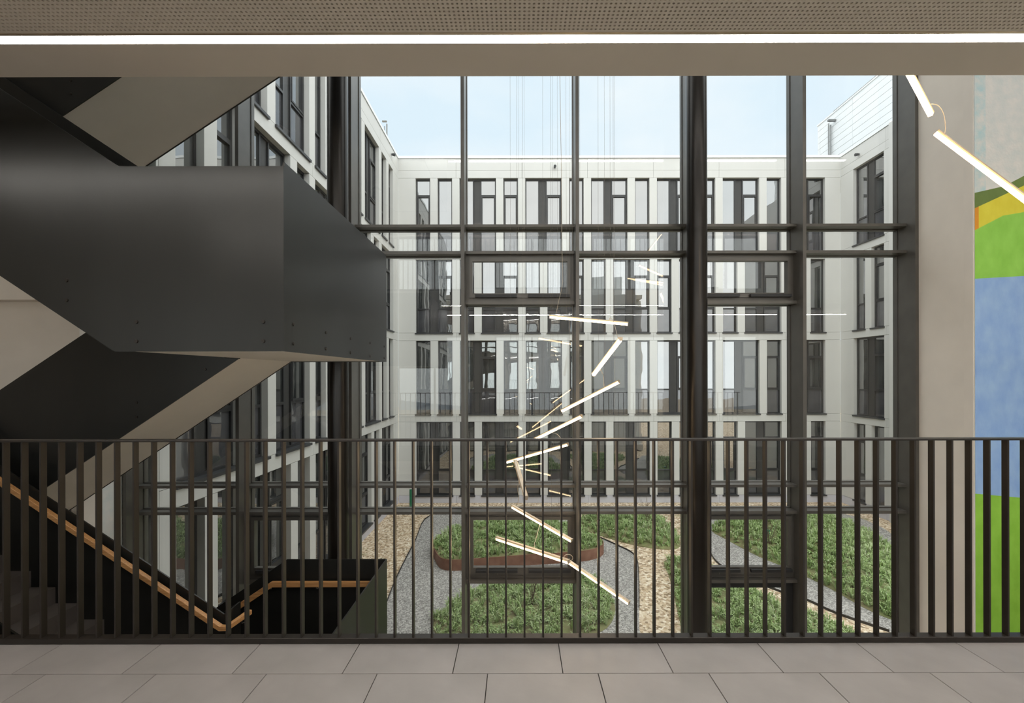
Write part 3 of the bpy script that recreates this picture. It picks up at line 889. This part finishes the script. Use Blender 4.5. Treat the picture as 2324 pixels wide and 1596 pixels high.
# mast on the left roof
mz = E + 9.36
mp_ = P(879, 300, 20.0)
ms = empty('roof_mast', (mp_.x, 20.0, mz - 0.05), 'thin aerial mast with a short arm on the left roof', 'mast')
MB().tube([(mp_.x, 20.0, mz - 0.12), (mp_.x, 20.0, P(0, 281, 20).z)], 0.035, 8).build('pole', M['grey_metal'], ms)
MB().tube([(mp_.x - 0.10, 20.0, mz - 0.12), (mp_.x - 0.10, 20.0, P(0, 286, 20).z)], 0.02, 8).build('pole', M['grey_metal'], ms)
bx('arm', mp_.x - 0.2, mp_.x + 0.0, 19.96, 20.04, P(0, 276, 20).z, P(0, 273.5, 20).z, M['grey_metal'], ms)
# small wall lamps under the parapets
def wall_lamp(p, n, label):
    e = empty('wall_lamp', p, label, 'wall lamp', 'wall lamps under the parapet')
    n = Vector(n); p = Vector(p)
    MB().tube([p, p + n * 0.05], 0.04, 10).build('base', M['grey_metal'], e)
    MB().tube([p + n * 0.05, p + n * 0.16 - Vector((0, 0, 0.02))], [0.05, 0.06], 10).build('head', M['sill'], e)
wall_lamp(P(1260, 380, D0), (0, -1, 0), 'small dark wall lamp under the far parapet')
dd = XLW * F / (889 - VX); wall_lamp((XLW, dd, P(889, 350, dd).z), (1, 0, 0), 'small wall lamp under the parapet of the left wing')
dd = XRW * F / (1951 - VX); wall_lamp((XRW, dd, P(1951, 352, dd).z), (-1, 0, 0), 'small wall lamp under the parapet of the right wing')

# ------------------------------------------------------------------ courtyard ground
def G(x, y):
    d = F * 5.42 / (y - VY)
    return ((x - VX) * d / F, d)
def ground_poly(name, pts, z0, z1, m, n=5):
    pl = smooth_poly([G(*p) for p in pts], n)
    return MB().prism(pl, 'z', z0, z1).build(name, m, None), pl
struct(bx('ground', -60, 60, -60, 80, ZG - 0.3, ZG, M['gravel']), 'beige gravel ground of the courtyard', 'ground')
def edging(pl, i0, i1, parent):
    pts = [(p[0], p[1], ZG + 0.02) for p in pl[i0:i1]]
    MB().sweep(pts, 0.015, 0.07).build('edging', M['edging'], parent)
# grey path looping round the planter and the near grass island
o, pl = ground_poly('gravel_path', [(975, 1172), (940, 1232), (905, 1300), (880, 1360), (850, 1450), (900, 1560), (1120, 1600), (1460, 1560), (1450, 1430), (1449, 1320), (1441, 1265), (1400, 1240), (1342, 1214), (1310, 1196), (1280, 1180), (1200, 1170), (1080, 1166)], ZG, ZG + 0.012, M['path'])
struct(o, 'grey grit path looping round the rusty planter', 'path')
edging(pl, 0, 24, o); edging(pl, 42, 62, o)
o, pl = ground_poly('gravel_path', [(1600, 1185), (1625, 1176), (1720, 1166), (1831, 1164), (1920, 1170), (1985, 1192), (2030, 1220), (2110, 1290), (2180, 1400), (2200, 1500), (2017, 1437), (1900, 1397), (1831, 1366), (1770, 1346), (1700, 1318), (1632, 1284), (1608, 1245)], ZG, ZG + 0.012, M['path'])
struct(o, 'grey grit path curving round the right-hand grass bed', 'path')
edging(pl, 50, 80, o)

# planter of rusty steel
PH = 0.32
def Gh(x, y, h):
    d = F * (5.42 - h) / (y - VY)
    return ((x - VX) * d / F, d)
rim = [(981, 1230), (986, 1248), (997, 1264), (1016, 1270), (1045, 1270), (1090, 1267), (1200, 1259), (1300, 1253), (1345, 1247), (1366, 1238), (1368, 1228), (1350, 1212), (1310, 1196), (1255, 1183), (1180, 1178), (1110, 1182), (1040, 1196), (1000, 1212)]
rim_pl = smooth_poly([Gh(x, y, PH) for x, y in rim], 4)
pe = empty('planter', (rim_pl[0][0] + 2, rim_pl[0][1], ZG), 'rounded rusty steel planter filled with grass', 'planter')
def ring_wall(pl, t, z0, z1):
    n = len(pl)
    cx = sum(p[0] for p in pl) / n; cy = sum(p[1] for p in pl) / n
    inn = []
    for i in range(n):
        a = Vector(pl[i - 1]); b = Vector(pl[(i + 1) % n]); tt = (b - a).normalized(); nn = Vector((-tt.y, tt.x))
        p = Vector(pl[i])
        if (Vector((cx, cy)) - p).dot(nn) < 0: nn = -nn
        inn.append(p + nn * t)
    m = MB()
    vs = [(p[0], p[1], z0) for p in pl] + [(p[0], p[1], z1) for p in pl] + [(p[0], p[1], z0) for p in inn] + [(p[0], p[1], z1) for p in inn]
    fs = []
    for i in range(n):
        j = (i + 1) % n
        fs += [(i, j, n + j, n + i), (2 * n + j, 2 * n + i, 3 * n + i, 3 * n + j), (n + i, n + j, 3 * n + j, 3 * n + i)]
    m.add(vs, fs)
    return m
ring_wall(rim_pl, 0.02, ZG, ZG + PH).build('steel_wall', M['corten'], pe, smooth=True)

# grass beds: humped soil with tufts
def inside(p, pl):
    x, y = p; c = False
    j = len(pl) - 1
    for i in range(len(pl)):
        xi, yi = pl[i]; xj, yj = pl[j]
        if (yi > y) != (yj > y) and x < (xj - xi) * (y - yi) / (yj - yi) + xi: c = not c
        j = i
    return c
def edge_dist(p, pl):
    best = 1e9
    px, py = p
    for i in range(len(pl)):
        ax, ay = pl[i - 1]; bx_, by = pl[i]
        dx, dy = bx_ - ax, by - ay
        t = max(0, min(1, ((px - ax) * dx + (py - ay) * dy) / (dx * dx + dy * dy + 1e-9)))
        q = (px - ax - dx * t) ** 2 + (py - ay - dy * t) ** 2
        if q < best: best = q
    return math.sqrt(best)
def bed(pl, base, hump, label, dens, size, parent_pl=None):
    xs = [p[0] for p in pl]; ys = [p[1] for p in pl]
    def hgt(d): return base + hump * (1 - math.exp(-d / 0.9))
    st_ = 0.22
    m = MB(); idx = {}
    nx = int((max(xs) - min(xs)) / st_) + 2; ny = int((max(ys) - min(ys)) / st_) + 2
    vs = []; fs = []
    n = len(pl)
    # soil: concentric rings from the outline to the middle keep the outline exact
    cx = sum(xs) / n; cy = sum(ys) / n
    R_ = 8
    for r in range(R_ + 1):
        f = 1 - r / (R_ + 0.5)
        for p in pl:
            q = (cx + (p[0] - cx) * f, cy + (p[1] - cy) * f)
            vs.append((q[0], q[1], ZG + (hgt(edge_dist(q, pl)) if r else base) + (random.uniform(-0.015, 0.015) if r else 0)))
    for r in range(R_):
        for i in range(n):
            j = (i + 1) % n
            fs.append((r * n + i, r * n + j, (r + 1) * n + j, (r + 1) * n + i))
    fs.append(tuple(R_ * n + i for i in range(n)))
    low = len(vs)
    vs += [(p[0], p[1], ZG) for p in pl]
    for i in range(n):
        j = (i + 1) % n
        fs.append((low + i, low + j, j, i))
    m.add(vs, fs)
    so = m.build('grass_bed', M['soil'], None, smooth=True)
    tag(so, label, 'grass bed')
    g = MB()
    area = (max(xs) - min(xs)) * (max(ys) - min(ys))
    V = g.v; Fc = g.f
    for _ in range(int(area * dens)):
        p = (random.uniform(min(xs), max(xs)), random.uniform(min(ys), max(ys)))
        if not inside(p, pl): continue
        d = edge_dist(p, pl)
        if d < 0.03: continue
        z = ZG + hgt(d) - 0.01
        # clumping
        cl = math.sin(p[0] * 2.1 + 1.3) * math.sin(p[1] * 1.7) + 0.5 * math.sin(p[0] * 5.3 + p[1] * 4.1)
        big = random.random() < 0.35
        h0 = size * (1.25 if big else 0.6) * random.uniform(0.7, 1.2)
        nb = 13 if big else 6
        for b in range(nb):
            a = random.uniform(0, 6.283); sp_ = random.uniform(0.15, 0.95 if big else 1.3)
            h = h0 * random.uniform(0.6, 1.1)
            wd = 0.010 * random.uniform(0.8, 1.6) * (1.0 if big else 1.3)
            ca, sa = math.cos(a), math.sin(a)
            bx0, by0 = p[0] + ca * 0.02, p[1] + sa * 0.02
            mx_, my = bx0 + ca * h * sp_ * 0.45, by0 + sa * h * sp_ * 0.45
            tx, ty = bx0 + ca * h * sp_, by0 + sa * h * sp_
            k = len(V)
            V.append((bx0 - sa * wd, by0 + ca * wd, z)); V.append((bx0 + sa * wd, by0 - ca * wd, z))
            V.append((mx_ - sa * wd * 0.8, my + ca * wd * 0.8, z + h * 0.7)); V.append((mx_ + sa * wd * 0.8, my - ca * wd * 0.8, z + h * 0.7))
            V.append((tx, ty, z + h * (0.95 - 0.35 * sp_)))
            Fc.append((k, k + 1, k + 3, k + 2)); Fc.append((k + 2, k + 3, k + 4))
    g.m = [0] * len(g.f)
    go = g.build('grass', M['grass'], so, fix=False)
    tag(go, kind='stuff')
    return so
inner = smooth_poly([Gh(x, y, PH) for x, y in rim], 3)
cxr = sum(p[0] for p in inner) / len(inner); cyr = sum(p[1] for p in inner) / len(inner)
inner = [(cxr + (p[0] - cxr) * 0.985, cyr + (p[1] - cyr) * 0.985) for p in inner]
bed(inner, PH - 0.03, 0.22, 'grass mound filling the rusty planter', 85, 0.20)
bed(smooth_poly([G(*p) for p in [(980, 1425), (984, 1402), (1005, 1385), (1040, 1362), (1095, 1335), (1150, 1318), (1230, 1310), (1310, 1312), (1366, 1328), (1391, 1365), (1394, 1395), (1376, 1428), (1330, 1446), (1240, 1460), (1120, 1470), (1010, 1460)]], 3), 0.02, 0.28, 'near grass island below the rusty planter', 100, 0.19)
bed(smooth_poly([G(*p) for p in [(1318, 1196), (1360, 1216), (1420, 1234), (1480, 1246), (1530, 1248), (1543, 1236), (1530, 1208), (1508, 1184), (1480, 1170), (1420, 1166), (1350, 1168), (1316, 1178)]], 3), 0.02, 0.3, 'grass bed behind the planter left of the round column', 85, 0.2)
bed(smooth_poly([G(*p) for p in [(1506, 1276), (1540, 1272), (1590, 1284), (1630, 1305), (1690, 1332), (1750, 1366), (1831, 1394), (1900, 1424), (1960, 1462), (1980, 1520), (1800, 1560), (1620, 1540), (1560, 1470), (1540, 1405), (1528, 1350), (1516, 1305)]], 3), 0.02, 0.22, 'grass bed at the foot of the glazing behind the round column', 95, 0.19)
bed(smooth_poly([G(*p) for p in [(1614, 1206), (1640, 1190), (1690, 1180), (1760, 1176), (1831, 1177), (1900, 1186), (1960, 1208), (2010, 1240), (2060, 1290), (2100, 1370), (2090, 1430), (2017, 1408), (1960, 1383), (1890, 1343), (1831, 1313), (1775, 1288), (1735, 1272), (1690, 1250), (1650, 1228)]], 3), 0.02, 0.45, 'large grass mound on the right of the courtyard', 85, 0.2)

# bare young shrubs and green plant guards
def shrub(x, y, h, label, seed):
    rnd = random.Random(seed)
    gx, gy = G(x, y)
    e = empty('bare_shrub', (gx, gy, ZG + 0.2), label, 'shrub', 'bare young shrubs')
    m = MB()
    for _ in range(5):
        a = rnd.uniform(0, 6.28); l = h * rnd.uniform(0.7, 1.1); s_ = rnd.uniform(0.1, 0.35)
        pts = [(gx + math.cos(a) * l * s_ * t ** 1.3 + rnd.uniform(-.02, .02), gy + math.sin(a) * l * s_ * t ** 1.3, ZG + 0.1 + l * t) for t in (0, .3, .6, 1)]
        m.tube(pts, [0.010, 0.008, 0.006, 0.003], 5)
        for q in (1, 2):
            b = rnd.uniform(0, 6.28)
            m.tube([pts[q], (pts[q][0] + math.cos(b) * l * 0.2, pts[q][1] + math.sin(b) * l * 0.2, pts[q][2] + l * 0.25)], [0.006, 0.003], 5)
    m.build('twigs', M['twig'], e)
shrub(1205, 1395, 0.9, 'bare twiggy shrub in the near grass island', 1)
shrub(1745, 1255, 1.1, 'bare twiggy shrub on the right-hand grass mound', 2)
shrub(1470, 1200, 1.0, 'bare twiggy shrub behind the planter', 3)
def guard(x, y, h, label):
    gx, gy = G(x, y)
    e = empty('plant_guard', (gx, gy, ZG), label, 'plant guard', 'green plant guards')
    MB().tube([(gx, gy, ZG), (gx, gy, ZG + h)], 0.06, 8).build('sleeve', M['green'], e)
    MB().tube([(gx + 0.07, gy, ZG), (gx + 0.07, gy, ZG + h + 0.1)], 0.012, 6).build('stake', M['twig'], e)
guard(932, 1150, 0.72, 'green plant guard against the far wall corner')
guard(1183, 1205, 0.75, 'green plant guard standing in the planter grass')
guard(1742, 1240, 0.5, 'green plant guard on the right-hand grass mound')
